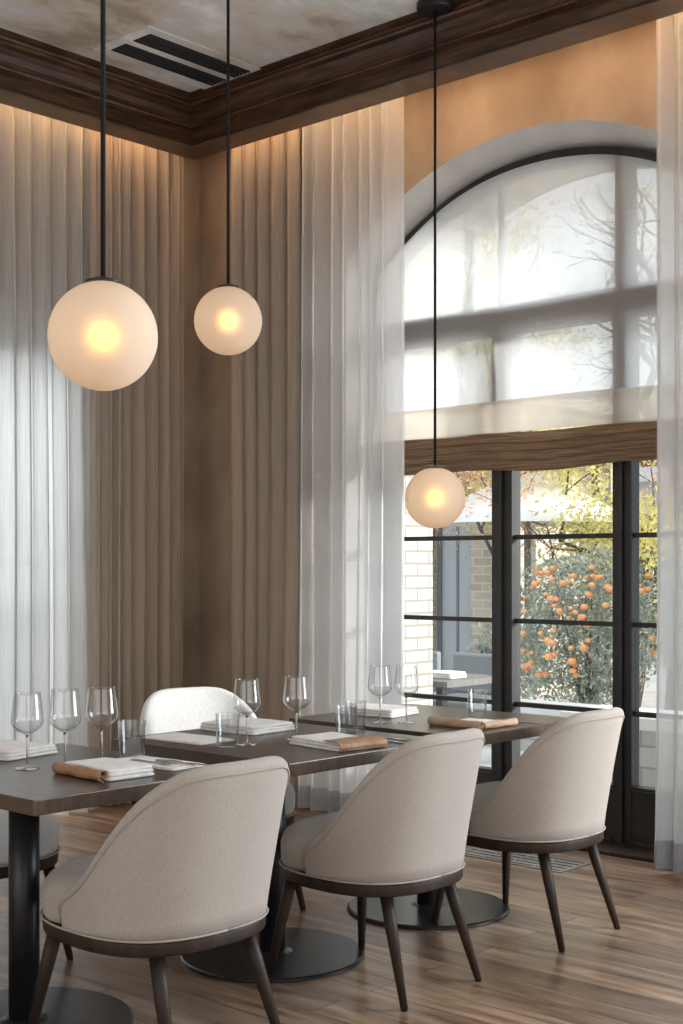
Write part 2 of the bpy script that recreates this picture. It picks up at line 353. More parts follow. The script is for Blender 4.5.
# left wall with a tall window behind the sheer curtain
mb = MB()
mb.box((-.3, -.98, 0), (0, .25, HZ)).box((-.3, -3.2, 0), (0, -.98, .12)).box((-.3, -3.2, 2.62), (0, -.98, HZ)).box((-.3, RY, 0), (0, -3.2, HZ))
struct(mb.build('wall_left', M['plaster']))
mb = MB()
mb.box((0, RY - .3, 0), (1.3, RY, HZ)).box((1.3, RY - .3, 0), (7.1, RY, .35)).box((1.3, RY - .3, 3.05), (7.1, RY, HZ)).box((7.1, RY - .3, 0), (RX, RY, HZ))
struct(mb.build('wall_back', M['wall_plain']))
mb = MB()
mb.box((RX, RY - .3, 0), (RX + .3, -7.1, HZ)).box((RX, -7.1, 0), (RX + .3, -2.2, .35)).box((RX, -7.1, 3.05), (RX + .3, -2.2, HZ)).box((RX, -2.2, 0), (RX + .3, 0, HZ))
struct(mb.build('wall_side', M['wall_plain']))

# cornice with a light slot behind it (mitred in the corner)
prof = [(.35, HZ - .001), (.35, 3.70), (.52, 3.70), (.524, 3.706), (.52, 3.714), (.502, 3.718), (.502, 3.785), (.515, 3.792), (.540, 3.798), (.544, 3.808), (.538, 3.818), (.522, 3.822), (.524, 3.845), (.536, 3.872), (.560, 3.892), (.592, 3.900), (.602, 3.908), (.598, 3.918), (.586, 3.922), (.592, 3.934), (.620, 3.942), (.640, HZ - .001)]
def crown(name, pts):
    mb = MB(); mb.rings([[f(o, z) for o, z in prof] for f in pts]); return struct(mb.build(name, M['crown']))
crown('trim_1', [lambda o, z: (o, -o, z), lambda o, z: (o, RY + o, z)])
crown('trim_2', [lambda o, z: (o, -o, z), lambda o, z: (RX - o, -o, z)])
crown('trim_3', [lambda o, z: (RX - o, -o, z), lambda o, z: (RX - o, RY + o, z)])
crown('trim_4', [lambda o, z: (o, RY + o, z), lambda o, z: (RX - o, RY + o, z)])

# arched window: black steel frame, door leaves, panes
wf = thing('window_1', None, None, (0, 0, 0)); struct(wf)
def arcpiece(name, r0, r1, top0, y0, y1, half, m, parent):
    # a bent bar following the arch then running down both jambs
    mb = MB(); rings = []
    def pt(r, a): return (ARX + r * math.sin(a), ARTOP - ARR + r * math.cos(a))
    a0 = math.asin(half / ARR)
    secs = [((ARX - r1 * math.sin(a0), .0), (ARX - r0 * math.sin(a0), .0))]
    for i in range(41):
        a = -a0 + 2 * a0 * i / 40; secs.append((pt(r1, a), pt(r0, a)))
    secs.append(((ARX + r1 * math.sin(a0), .0), (ARX + r0 * math.sin(a0), .0)))
    mb.rings([[(o[0], y0, o[1]), (o[0], y1, o[1]), (i_[0], y1, i_[1]), (i_[0], y0, i_[1])] for o, i_ in secs])
    return mb.build(name, m, parent)
arcpiece('arch_track', ARR - .040, ARR - .002, 0, .175, .198, ARH, M['frame_black'], wf)
arcpiece('outer_frame', ARR - .062, ARR - .002, 0, .20, .28, ARH, M['frame_black'], wf)
YF0, YF1 = .20, .28
MULL = [(1.36, .07, .07), (2.125, .13, .024), (2.835, .105, .09), (3.47, .06, .06)]
for mx_, w0, w1 in MULL:
    mb = MB(); mb.box((mx_ - w0 / 2, YF0, 0), (mx_ + w0 / 2, YF1, 2.56)); dd = .025 if w1 < .03 else .01; mb.box((mx_ - w1 / 2 - (.03 if w1 < .03 else 0), YF0 + dd, 2.71), (mx_ + w1 / 2 - (.03 if w1 < .03 else 0), YF1 - dd, arch_z(mx_, ARR - .05, ARTOP - .05)))
    if w0 > .1: mb.box((mx_ - .012, YF0 - .02, 0), (mx_ + .012, YF0, 2.56))
    mb.build('mullion', M['frame_black'], wf, bevel=.004)
MB().box((1.27, YF0 - .01, 2.56), (3.53, YF1, 2.71)).build('transom', M['frame_black'], wf, bevel=.005)
for (a, b) in ((1.395, 2.06), (2.19, 2.7825), (2.8875, 3.44)):
    mb = MB()
    for z in (1.504, 1.071, .640): mb.box((a, .225, z - .012), (b, .255, z + .012))
    mb.build('muntin', M['frame_black'], wf)
    for z0, z1 in ((.29, .628), (.652, 1.059), (1.083, 1.492), (1.516, 2.56)):
        MB().box((a, .238, z0), (b, .244, z1)).build('pane', M['pane'], wf)
    mb = MB(); mb.box((a, YF0 + .005, 0), (b, YF1 - .005, .29)); mb.box((a, YF0 - .004, .262), (b, YF0 + .005, .275)); mb.box((a, YF0 - .02, .0), (b, YF0 + .005, .03))
    mb.build('kick_panel', M['frame_black'], wf, bevel=.003)
mb = MB(); xs = [1.30 + 2.20 * i / 30 for i in range(31)]
mb.rings([[(x, .238, 2.71), (x, .238, arch_z(x) - .05), (x, .244, arch_z(x) - .05), (x, .244, 2.71)] for x in xs]); mb.build('pane', M['pane'], wf)
struct(MB().box((1.27, -.03, 0), (3.53, .70, .018)).build('trim_5', M['dark_wood'], bevel=.004))
# window behind the left sheer, and plain frames in the unseen windows (those behind the camera added for light)
def rect_window(name, axis, c, a0, a1, z0, z1, nv, nh):
    w = struct(thing(name, None, None)); mb = MB()
    def bx(m, p0, p1, q0, q1, d0=-.03, d1=.03):
        if axis == 'x': m.box((c + d0, p0, q0), (c + d1, p1, q1))
        else: m.box((p0, c + d0, q0), (p1, c + d1, q1))
    bx(mb, a0, a1, z0, z0 + .07); bx(mb, a0, a1, z1 - .07, z1); bx(mb, a0, a0 + .07, z0 + .07, z1 - .07); bx(mb, a1 - .07, a1, z0 + .07, z1 - .07)
    mb.build('frame', M['frame_black'], w)
    mb = MB()
    for i in range(1, nv):
        p = a0 + (a1 - a0) * i / nv; bx(mb, p - .025, p + .025, z0 + .07, z1 - .07)
    for i in range(1, nh):
        q = z0 + (z1 - z0) * i / nh; bx(mb, a0 + .07, a1 - .07, q - .015, q + .015, -.02, .02)
    mb.build('muntin', M['frame_black'], w)
    mb = MB(); bx(mb, a0 + .05, a1 - .05, z0 + .05, z1 - .05, -.003, .003); mb.build('pane', M['pane'], w)
rect_window('window_2', 'x', -.18, -3.2, -.98, .12, 2.62, 3, 2)
rect_window('window_3', 'y', .12, 4.7, 7.2, .45, 3.05, 3, 4)
rect_window('unseen_window_back', 'y', RY - .15, 1.3, 7.1, .35, 3.05, 5, 3)
rect_window('unseen_window_side', 'x', RX + .15, -7.1, -2.2, .35, 3.05, 4, 3)

# ------------------------------------------------------------------ roman shade
sh = thing('roman_shade', 'translucent white linen roman shade filling the arch, its brown folds gathered below', 'window shade', (0, 0, 0))
mb = MB(); xs = [ARX - 1.10 + 2.20 * i / 60 for i in range(61)]
g = []
for i, x in enumerate(xs):
    zt = arch_z(x) - .045; r = []
    for k in range(25):
        z = 2.20 + (zt - 2.20) * k / 24
        r.append((x, (.160 + .006 * math.sin(x * 5.3 + z * 2) + .004 * math.sin(z * 9)), z))
    g.append(r)
k0 = 0
for r in g: mb.v += r
for i in range(60):
    for k in range(24):
        a = i * 25 + k; mb.face([a, a + 25, a + 26, a + 1])
raw(mb, 'shade_panel', M['shade'], parent=sh, smooth=True)
# gathered lower part: sagging overlapping pleats
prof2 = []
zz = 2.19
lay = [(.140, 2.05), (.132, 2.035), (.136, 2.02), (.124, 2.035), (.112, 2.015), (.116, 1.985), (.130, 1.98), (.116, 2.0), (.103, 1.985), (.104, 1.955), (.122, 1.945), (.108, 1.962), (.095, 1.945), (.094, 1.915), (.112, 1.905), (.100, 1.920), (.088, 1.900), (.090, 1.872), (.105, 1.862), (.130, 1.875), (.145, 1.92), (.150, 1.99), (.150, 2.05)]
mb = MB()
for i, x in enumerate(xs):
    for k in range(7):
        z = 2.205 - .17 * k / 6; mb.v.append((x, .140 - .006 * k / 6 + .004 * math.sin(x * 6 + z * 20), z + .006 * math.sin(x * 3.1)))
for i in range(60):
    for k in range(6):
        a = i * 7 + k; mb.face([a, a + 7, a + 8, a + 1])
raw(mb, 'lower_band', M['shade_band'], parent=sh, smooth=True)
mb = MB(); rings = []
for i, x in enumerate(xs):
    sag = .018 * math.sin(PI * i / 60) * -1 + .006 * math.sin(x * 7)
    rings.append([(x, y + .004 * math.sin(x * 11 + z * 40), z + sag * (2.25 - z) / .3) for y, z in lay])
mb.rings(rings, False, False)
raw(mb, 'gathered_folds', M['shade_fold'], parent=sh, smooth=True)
for px_ in (1.60, 2.385, 3.12):
    mb = MB(); k = 0
    zs = [2.18 + (arch_z(px_) - .06 - 2.18) * i / 14 for i in range(15)]
    for z in zs: mb.v += [(px_ - .004, .1455, z), (px_ + .004, .1455, z)]
    for i in range(14): mb.face([2 * i, 2 * i + 1, 2 * i + 3, 2 * i + 2])
    raw(mb, 'seam', M['shade'], parent=sh)

# ------------------------------------------------------------------ curtains
def curtain(name, label, p0, p1, amp, fold, m, group=None, seed=1, zt=3.90, zb=.02, sharp=.0, hem=None, flare=0.0):
    rnd = random.Random(seed)
    p0 = Vector(p0); p1 = Vector(p1); L = (p1 - p0).length; d = (p1 - p0).normalized(); nrm = Vector((d.y, -d.x))
    cuts = [0]
    while cuts[-1] < L: cuts.append(cuts[-1] + fold * rnd.uniform(.6, 1.45))
    sc = L / cuts[-1]; cuts = [c * sc for c in cuts]
    amps = [rnd.uniform(.6, 1.25) for _ in cuts]; ph = [rnd.uniform(0, 6) for _ in cuts]
    per = 12; us = []
    for i in range(len(cuts) - 1):
        for j in range(per): us.append((i, j / per))
    us.append((len(cuts) - 2, 1.0))
    nz = 26
    def pos(i, t, z):
        s = cuts[i] + (cuts[i + 1] - cuts[i]) * t
        h = (zt - z) / (zt - zb)
        a = amp * (amps[i] * (1 - t) + amps[i + 1] * t) * (.75 + .45 * h)
        w = math.sin(2 * PI * t) * (1 - sharp) + sharp * math.sin(2 * PI * t + .9 * math.sin(2 * PI * t))
        off = a * w + .012 * math.sin(ph[i] * .3 + h * 5 + s * 3) * h
        s2 = s + amp * .35 * math.sin(4 * PI * t) + .018 * h * math.sin(h * 3.1 + ph[0] + s * 2)
        s2 = s2 + flare * h * (s / L - .5)
        q = p0 + d * s2 + nrm * off
        return (q.x, q.y, z)
    root = thing(name, label, 'curtain', (0, 0, 0), 0, group)
    def sheet(nm, za, zb_, n, mm, par, off=0):
        mb = MB()
        for (i, t) in us:
            for k in range(n + 1):
                v = Vector(pos(i, t, za + (zb_ - za) * k / n)); v.x += off * nrm.x; v.y += off * nrm.y; mb.v.append(tuple(v))
        for a in range(len(us) - 1):
            for k in range(n):
                q = a * (n + 1) + k; mb.face([q, q + n + 1, q + n + 2, q + 1])
        return raw(mb, nm, mm, parent=par, smooth=True)
    sheet('cloth', zt, zb, nz, m, root)
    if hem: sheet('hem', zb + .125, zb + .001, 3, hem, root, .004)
    # header tape along the curtain top
    mb = MB()
    pts = [(p0.x, p0.y, zt + .008), (p1.x, p1.y, zt + .008)]
    mb.tube(pts, .010, 8); mb.build('heading_rod', M['black_metal'], root)
    return root
curtain('drape', 'taupe opaque drape on the left wall, hanging beside the corner', (.20, -.30), (.20, -.98), .038, .092, M['drape'], 'taupe drapes in the corner', 3, sharp=.4)
curtain('sheer_curtain', 'ivory sheer curtain over the left wall window, daylight glowing through it', (.20, -.975), (.20, -3.3), .042, .150, M['sheer_left'], 'sheer curtains', 4, zb=.012, hem=None)
curtain('drape', 'taupe opaque drape on the window wall, between the corner and the white sheer', (.50, -.20), (1.06, -.20), .038, .098, M['drape'], 'taupe drapes in the corner', 5, sharp=.4)
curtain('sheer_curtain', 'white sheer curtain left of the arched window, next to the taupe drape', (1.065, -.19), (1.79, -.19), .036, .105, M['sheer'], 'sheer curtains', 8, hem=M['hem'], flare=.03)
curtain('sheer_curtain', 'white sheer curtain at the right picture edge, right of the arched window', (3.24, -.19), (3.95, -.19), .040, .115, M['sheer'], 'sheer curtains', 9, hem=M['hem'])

# cove strips
tag(MB().box((.335, RY + .5, 3.90), (.349, -.36, 3.915)).build('led_strip', M['led']), 'warm light strip tucked behind the wooden cornice along the left wall', 'light strip', 'cove light strips')
tag(MB().box((.36, -.349, 3.90), (RX - .5, -.335, 3.915)).build('led_strip', M['led']), 'warm light strip tucked behind the wooden cornice above the arched window wall', 'light strip', 'cove light strips')

# ------------------------------------------------------------------ ceiling vent and floor grille
v = thing('ceiling_vent', 'dark slotted air vent set in the ceiling by the corner', 'vent', (.97, -.98, HZ))
mb = MB(); x0, x1, y0, y1 = -.225, .215, -.40, .40; t_ = .006
mb.box((x0, y0, -t_), (x1, y0 + .06, 0)); mb.box((x0, y1 - .06, -t_), (x1, y1, 0)); mb.box((x0, y0 + .06, -t_), (x0 + .07, y1 - .06, 0)); mb.box((x1 - .06, y0 + .06, -t_), (x1, y1 - .06, 0)); mb.box((-.03, y0 + .06, -t_), (.02, y1 - .06, 0))
mb.build('frame', M['ceiling'], v)
for a, b in ((x0 + .07, -.03), (.02, x1 - .06)):
    MB().box((a, y0 + .06, -.0015), (b, y1 - .06, -.0005)).build('recess', M['vent_black'], v)
    mb = MB(); n_ = 5
    for i in range(n_):
        xx = a + (b - a) * (i + .5) / n_
        mb.box((xx - .004, y0 + .06, -.011), (xx + .004, y1 - .06, -.002))
    mb.build('slat', M['slat'], v)
gr = thing('floor_grille', 'flat grey ventilation grille in the floor by the glazed doors', 'vent', (2.64, -.37, 0))
mb = MB(); mb.box((-.30, -.125, 0), (.30, -.108, .006)).box((-.30, .108, 0), (.30, .125, .006)).box((-.30, -.108, 0), (-.283, .108, .006)).box((.283, -.108, 0), (.30, .108, .006))
mb.build('frame', M['grille'], gr)
mb = MB()
for i in range(4):
    yy = -.085 + .05 * i; mb.box((-.283, yy, .0005), (.283, yy + .032, .004))
for i in range(1, 4): mb.box((-.283 + .1415 * i - .004, -.108, .001), (-.283 + .1415 * i + .004, .108, .005))
mb.build('slat', M['grille'], gr)
MB().box((-.283, -.108, .0001), (.283, .108, .0006)).build('recess', M['vent_black'], gr)

# ------------------------------------------------------------------ tables
def make_table(TY0, TY1):
    t = thing('dining_table', '', 'table')
    tb = MB().box((-.44, TY0, .708), (.44, TY1, .75)).build('tabletop', M['table_wood'], t, bevel=.003)
    mb = MB(); mb.box((-.22, -.20, .695), (.22, .20, .708)); mb.build('mounting_plate', M['black_metal'], t)
    MB().lathe([(.045, .012), (.045, .695)], n=32).build('column', M['black_metal'], t, smooth=False)
    MB().lathe([(.0, 0), (.318, 0), (.320, .003), (.320, .010), (.314, .015), (.07, .018), (.05, .024), (0, .024)], n=64).build('base_disc', M['disc_metal'], t)
    return t
tables = [((2.855, -3.225, 0), -.27, .46, 'nearest dark wood table, on the left, set with three stemmed glasses'),
          ((2.89, -2.228, 0), -.362, .43, 'middle dark wood table, between the nearest and the farthest one'),
          ((2.89, -1.362, 0), -.34, .42, 'farthest dark wood table, in front of the glazed doors')]
for loc, a, b, lab in tables:
    t = make_table(a, b); t.location = loc; t['label'] = lab; t['group'] = 'dining tables'
for p in bpy.data.objects:
    if p.name.startswith('column'):
        for q in p.data.polygons: q.use_smooth = len(q.vertices) == 4

# ------------------------------------------------------------------ chairs
AF, AB, BH = .31, .265, .272     # half depth front, back, half width
def plan(th, k=1.0):
    c, s_ = math.cos(th), math.sin(th); e = 2 / 2.5
    a = AB if c > 0 else AF
    return (a * k * math.copysign(abs(c) ** e, c), BH * k * math.copysign(abs(s_) ** e, s_))
TM = R(101)
TAB = [(0, .842), (.15, .842), (.25, .830), (.34, .805), (.46, .763), (.55, .720), (.63, .678), (.74, .608), (.82, .556), (.89, .512), (.96, .470), (1, .445)]
def top_h0(s):
    for (a, x), (b, y) in zip(TAB, TAB[1:]):
        if s <= b: return x + (y - x) * (s - a) / (b - a)
    return TAB[-1][1]
def top_h(s):     # shell rim height at s = |theta| / theta max
    return sum(top_h0(min(1, max(0, abs(s + d)))) for d in (-.06, -.03, 0, .03, .06)) / 5
def shell_pt(th, h, inset):
    x, y = plan(th); L = math.hypot(x, y); ux, uy = x / L, y / L
    f = max(0, (h - .375) / .445)
    lean = (.016 + .070 * max(0, math.cos(th * .8)) ** 1.5) * (f ** 1.9) + .014 * math.sin(PI * min(1, f)) 
    return Vector((x + ux * (lean - inset), y + uy * (lean - inset), h))
def make_chair(fm):
    c = thing('dining_chair', '', 'chair')
    N = 72; TK = .042; rings = []
    for i in range(N + 1):
        u = -1 + 2 * i / N; th = TM * u; s = abs(u)
        end = max(0, (s - .94) / .06); tk = TK * math.sqrt(max(1 - end ** 2, .03)) ; mid = TK / 2
        ht = top_h(min(s, .985)) - .0 * end
        ht = ht - .03 * end ** 2
        o_in = mid - tk / 2; i_in = mid + tk / 2; r = tk / 2; ring = []
        for k in range(10): ring.append(shell_pt(th, .375 + (ht - r - .375) * k / 9, o_in))
        for k in range(1, 6):
            a = PI * k / 6; p = shell_pt(th, ht - r, mid - math.cos(a) * r); p.z = ht - r + math.sin(a) * r; ring.append(p)
        for k in range(10): ring.append(shell_pt(th, ht - r - (ht - r - .375) * k / 9, i_in))
        rings.append(ring)
    MB().rings(rings).build('shell', fm, c, smooth=True)
    # twin piping along the outer rim
    for ins, dz, rr in ((-.001, .030, .0035),):
        pts = []
        for i in range(1, N):
            u = -1 + 2 * i / N; s = abs(u); ht = top_h(min(s, .985)) - dz
            end = max(0, (s - .94) / .06)
            pts.append(shell_pt(TM * u, ht, ins + .004 * end))
        lo = shell_pt(TM * .985, .39, .006); l2 = shell_pt(-TM * .985, .39, .006)
        MB().tube([l2] + pts + [lo], rr, 8).build('piping', M['piping'], c, smooth=True)
    pts = [Vector((*plan(2 * PI * i / 64, 1.012), .379)) for i in range(65)]
    MB().tube(pts, .0034, 6).build('piping', M['piping'], c, smooth=True)
    # seat cushion
    rs = []
    for k, z in ((.90, .376), (.985, .380), (1.0, .395), (1.004, .43), (1.0, .452), (.982, .470), (.945, .486), (.87, .500), (.72, .514), (.4, .524), (.1, .526)):
        ring = []
        for i in range(64):
            th = 2 * PI * i / 64; t2 = th if th <= PI else th - 2 * PI
            q = min(1, max(0, (abs(t2) - R(97)) / R(12))); kk = k * (.862 + .138 * q)
            x, y = plan(t2, kk); ring.append((x, y, z))
        rs.append(ring)
    MB().rings(rs).build('seat', fm, c, smooth=True)
    # wooden base rim
    rs = []
    for k, z in ((.90, .335), (.985, .336), (.995, .342), (.998, .368), (.99, .375), (.9, .3755)):
        rs.append([(*plan(2 * PI * i / 64, k), z) for i in range(64)])
    MB().rings(rs).build('seat_rim', M['dark_wood'], c, smooth=True)
    for (tx, ty, fx, fy) in ((.170, .158, .265, .205), (.172, -.152, .276, -.186), (-.215, .175, -.245, .205), (-.215, -.175, -.262, -.235)):
        mb = MB(); mb.tube([(tx, ty, .338), (tx + (fx - tx) * .3, ty + (fy - ty) * .3, .237), (fx, fy, .004)], [.0215, .0195, .0115], 16)
        lg = mb.build('leg', M['dark_wood'], c, smooth=True)
        MB().lathe([(.0, 0), (.010, 0), (.011, .004), (0, .0045)], (fx, fy, 0), 12).build('foot_glide', M['black_metal'], lg)
    return c
c0 = make_chair(M['chair_fabric'])
c0.location = (3.285, -3.07, 0); c0.rotation_euler = (0, 0, R(0)); c0.scale = (1.055, 1.055, 1.0); c0['label'] = 'nearest oatmeal fabric chair, at the left, seen from behind'; c0['group'] = 'oatmeal dining chairs'
for (x, y, rz, lab) in ((3.33, -2.185, 0, 'middle oatmeal fabric chair seen from behind, at the middle table'),
                        (3.335, -1.325, 0, 'farthest oatmeal fabric chair seen from behind, on the right by the glazed doors')):
    c = copy_tree(c0); c.scale = (1, 1, 1); c.location = (x, y, 0); c.rotation_euler = (0, 0, R(rz)); c['label'] = lab
c1 = make_chair(M['chair_pale'])
c1.location = (2.22, -1.86, 0); c1.rotation_euler = (0, 0, R(163)); c1['label'] = 'pale chair facing the camera behind the middle table'; c1['group'] = 'pale dining chairs'
c = copy_tree(c1); c.location = (2.15, -2.97, 0); c.rotation_euler = (0, 0, R(180)); c['label'] = 'pale chair at the left picture edge, only its seat corner showing under the nearest table'

# ------------------------------------------------------------------ pendant lamps
def make_pendant():
    p = thing('pendant_lamp', '', 'lamp')    # origin at the globe centre
    mb = MB(); n = 48; rs = []
    for k in range(1, 32):
        a = PI * k / 32; rs.append([(.14 * math.sin(a) * math.cos(2 * PI * j / n), .14 * math.sin(a) * math.sin(2 * PI * j / n), -.14 * math.cos(a)) for j in range(n)])
    mb.rings(rs).build('globe', M['opal'], p, smooth=True)
    rs = []
    for k in range(1, 12):
        a = PI * k / 12; rs.append([(.036 * math.sin(a) * math.cos(2 * PI * j / 20), .036 * math.sin(a) * math.sin(2 * PI * j / 20), -.036 * math.cos(a)) for j in range(20)])
    MB().rings(rs).build('bulb', M['bulb'], p, smooth=True)
    MB().lathe([(0, .136), (.045, .136), (.045, .141), (.028, .147), (.012, .152), (0, .152)], n=32).build('cap', M['black_metal'], p)
    return p
P0 = make_pendant()
LAMPS = (((3.449, -3.392, 1.948), 'nearest glowing globe pendant, largest of the three, over the nearest table'),
         ((2.147, -1.75, 2.365), 'glowing globe pendant hanging in front of the room corner, middle of the three'),
         ((2.364, -.656, 1.669), 'lowest glowing globe pendant, hanging in front of the arched window'))
roots = [P0, copy_tree(P0), copy_tree(P0)]
for p, (loc, lab) in zip(roots, LAMPS):
    p.location = loc; p['label'] = lab; p['group'] = 'globe pendant lamps'
    L = HZ - loc[2]
    MB().tube([(0, 0, .150), (0, 0, L - .02)], .0065, 10).build('rod', M['rod'], p, smooth=True)
    MB().lathe([(0, L - .035), (.08, L - .035), (.085, L - .028), (.085, L - .004), (.08, L - .0005), (0, L - .0005)], n=40).build('canopy', M['black_metal'], p)

# ------------------------------------------------------------------ glassware
def lathe_me(prof, n=32):
    return MB().lathe(prof, n=n)
def make_wine():
    g = thing('wine_glass', '', 'glass')
    outer = [(.004, .100), (.012, .103), (.030, .113), (.044, .127), (.0485, .138), (.048, .152), (.045, .180), (.0400, .222), (.0392, .228)]
    inner = [(.0384, .228), (.0391, .221), (.0441, .180), (.0471, .152), (.0474, .139), (.0430, .129), (.029, .116), (.012, .107), (.0, .1055)]
    MB().lathe([(0, .099)] + outer + inner, n=36).build('bowl', M['thin_glass'], g, smooth=True)
    MB().lathe([(0, .0995), (.0042, .0995), (.0034, .09), (.003, .05), (.0034, .012), (.006, .0062), (0, .006)], n=16).build('stem', M['glass'], g, smooth=True)
    MB().lathe([(0, 0), (.036, 0), (.0368, .0012), (.034, .0022), (.015, .0042), (.006, .0065), (0, .0068)], n=36).build('foot', M['glass'], g, smooth=True)
    return g
def make_tumbler():
    g = MB().lathe([(0, .0), (.030, .0), (.033, .004), (.0375, .098), (.0378, .100), (.036, .101), (.0352, .098), (.0315, .014), (.028, .011), (0, .0105)], n=36).build('tumbler', M['tumbler_glass'], smooth=True)
    return tag(g, '', 'glass')
g0 = make_wine()
TT = .7508
for i, (x, y, sc, lab) in enumerate(((2.82, -3.19, 1, 'leftmost stemmed wine glass on the nearest table'),
                                 (2.87, -3.09, 1.03, 'middle stemmed wine glass of three on the nearest table'),
                                 (2.875, -2.955, 1.02, 'rightmost stemmed wine glass of three on the nearest table'),
                                 (2.91, -2.37, .98, 'stemmed wine glass beside a tumbler on the left of the middle table'),
                                 (2.945, -2.165, .98, 'stemmed wine glass on the middle table, just behind the folded white napkin'),
                                 (2.83, -1.585, .97, 'left stemmed wine glass of the pair on the farthest table'),
                                 (2.90, -1.51, .97, 'right stemmed wine glass of the pair on the farthest table'))):
    g = g0 if i == 0 else copy_tree(g0)
    g.location = (x, y, TT); g.scale = (sc, sc, sc); g['label'] = lab; g['group'] = 'stemmed wine glasses'
t0 = make_tumbler()
for i, (x, y, sc, lab) in enumerate(((2.88, -2.84, 1.18, 'clear tumbler on the nearest table by the stemmed glasses'),
                                 (2.90, -2.45, 1.1, 'clear tumbler on the middle table beside a stemmed glass'),
                                 (3.015, -1.985, 1.1, 'front tumbler of two behind the tan-cornered napkin'),
                                 (2.93, -1.84, 1.08, 'rear tumbler of two behind the tan-cornered napkin'),
                                 (2.98, -1.16, 1.08, 'clear tumbler on the farthest table before the window mullion'))):
    g = t0 if i == 0 else t0.copy()
    if i: COL.objects.link(g)
    g.location = (x, y, TT); g.scale = (sc, sc, sc); g['label'] = lab; g['group'] = 'clear tumblers'

# ------------------------------------------------------------------ napkins and place settings
def slab(w, d, z0, z1, seed, puff=.004, tilt=0.0, rnd=.012):
    """a soft folded cloth layer: rounded edge profile, gently uneven top"""
    mb = MB(); h = (z1 - z0) / 2; zc = (z0 + z1) / 2; rings = []
    def loop(inset, z):
        pts = []; nx, ny = 14, 12
        a, b = w / 2 - inset, d / 2 - inset
        seq = [(-a + 2 * a * i / nx, -b) for i in range(nx)] + [(a, -b + 2 * b * i / ny) for i in range(ny)] + [(a - 2 * a * i / nx, b) for i in range(nx)] + [(-a, b - 2 * b * i / ny) for i in range(ny)]
        for x, y in seq:
            n = noise.noise(Vector((x * 9 + seed, y * 9, z * 20)))
            # soften corners
            ca = max(0, abs(x) / a - .86) * max(0, abs(y) / b - .86) * .9
            pts.append((x * (1 - ca) + n * .004, y * (1 - ca) + n * .003, z + (n * puff if z > zc else 0) + tilt * (x / w)))
        return pts
    for k in range(7):
        a = -PI / 2 + PI * k / 6; rings.append(loop(h * (1 - math.cos(a)), zc + h * math.sin(a)))
    for f in (.25, .5, .75, .97): rings.append(loop(h + f * (min(w, d) / 2 - h), z1 + puff * .6 * math.sin(f * 2)))
    mb.rings(rings); return mb
def roll(length, r, seed):
    """loosely rolled edge: spiral section extruded along x"""
    mb = MB(); rings = []
    for i in range(15):
        x = -length / 2 + length * i / 14; ring = []
        rr = r * (1 + .10 * math.sin(i * .9 + seed))
        outer = []; inner = []
        for k in range(27):
            a = -PI / 2 - 2 * PI * 1.25 * k / 26; q = rr * (1 - .055 * k * .5)
            outer.append((x, q * math.cos(a), r + q * math.sin(a))); q2 = q - .0022; inner.append((x, q2 * math.cos(a), r + q2 * math.sin(a)))
        rings.append(outer + inner[::-1])
    mb.rings(rings); return mb
def napkin(label, loc, rz, w, d, hgt, layers=3, band=None, group='folded white napkins'):
    t = thing('folded_napkin', label, 'napkin', loc, rz, group)
    hh = hgt / layers
    for k in range(layers):
        slab(w - .006 * k, d - .005 * k, hh * k + .0003 * k, hh * (k + 1), 3.1 * k + loc[0] * 9, .0025).build('fold', M['napkin'], t, smooth=True)
    if band == 'left':      # tan roll along the -y edge
        r = roll(w * .98, hgt * .60, 1).build('rolled_edge', M['tan'], t, smooth=True); r.location = (0, -d / 2 - hgt * .35, 0); r['label'] = 'tan rolled leather edge'
    if band == 'end':       # tan wrap around the +x end
        mb = MB(); rings = []
        for i in range(9):
            y = -d / 2 - .004 + (d + .008) * i / 8
            pr = [(w / 2 - .075, hgt + .005), (w / 2 - .01, hgt + .005), (w / 2 + .006, hgt - .002), (w / 2 + .010, hgt / 2), (w / 2 + .006, .003), (w / 2 - .005, .0006)]
            inr = [(x - .003, z - .0025 if z > hgt / 2 else z + .0005) for x, z in pr][::-1]
            rings.append([(x + .004 * math.sin(i * 1.1), y, z) for x, z in pr + inr])
        b_ = mb.rings(rings).build('leather_wrap', M['tan'], t, smooth=False); b_['label'] = 'tan leather wrap around one end'
    return t
napkin('white napkin with a tan rolled edge on the nearest table', (3.085, -3.095, TT), R(-3), .245, .165, .032, 3, 'left')
napkin('thick white napkin at the left picture edge on the nearest table', (2.52, -3.06, TT), R(10), .24, .22, .030, 3)
napkin('white napkin with a tan leather end, on the near corner of the middle table', (3.155, -2.19, TT), R(-6), .265, .20, .028, 3, 'end')
n_ = napkin('white napkin stack in front of the pale chair, on the middle table', (2.62, -2.09, TT), R(4), .27, .24, .030, 3)
napkin('white folded napkin behind the glass pair on the farthest table', (2.62, -1.36, TT), R(8), .28, .22, .030, 3)
nr = thing('rolled_napkin', 'tan rolled napkin with open ends at the right of the farthest table', 'napkin', (3.15, -1.40, TT), R(-2))
slab(.22, .20, 0, .012, 5, .003).build('cloth', M['napkin'], nr, smooth=True)
r_ = roll(.25, .019, 2).build('roll', M['tan_cloth'], nr, smooth=True); r_.location = (0, -.115, 0)
r2 = roll(.20, .016, 3).build('roll', M['tan_cloth'], nr, smooth=True); r2.location = (.11, .005, 0.0); r2.rotation_euler = (0, 0, R(90))
def card(label, loc, rz, w, d, pages=2):
    t = thing('menu_card', label, 'menu', loc, rz, 'menu cards')
    slab(w, d, 0, .004, 1, .0006).build('cover', M['paper'], t, smooth=True)
    slab(w - .012, d - .012, .0042, .007, 2, .0006).build('page', M['napkin'], t, smooth=True)
    return t
card('thin cream menu card lying on the left end of the middle table', (2.66, -2.42, TT), R(3), .30, .17)
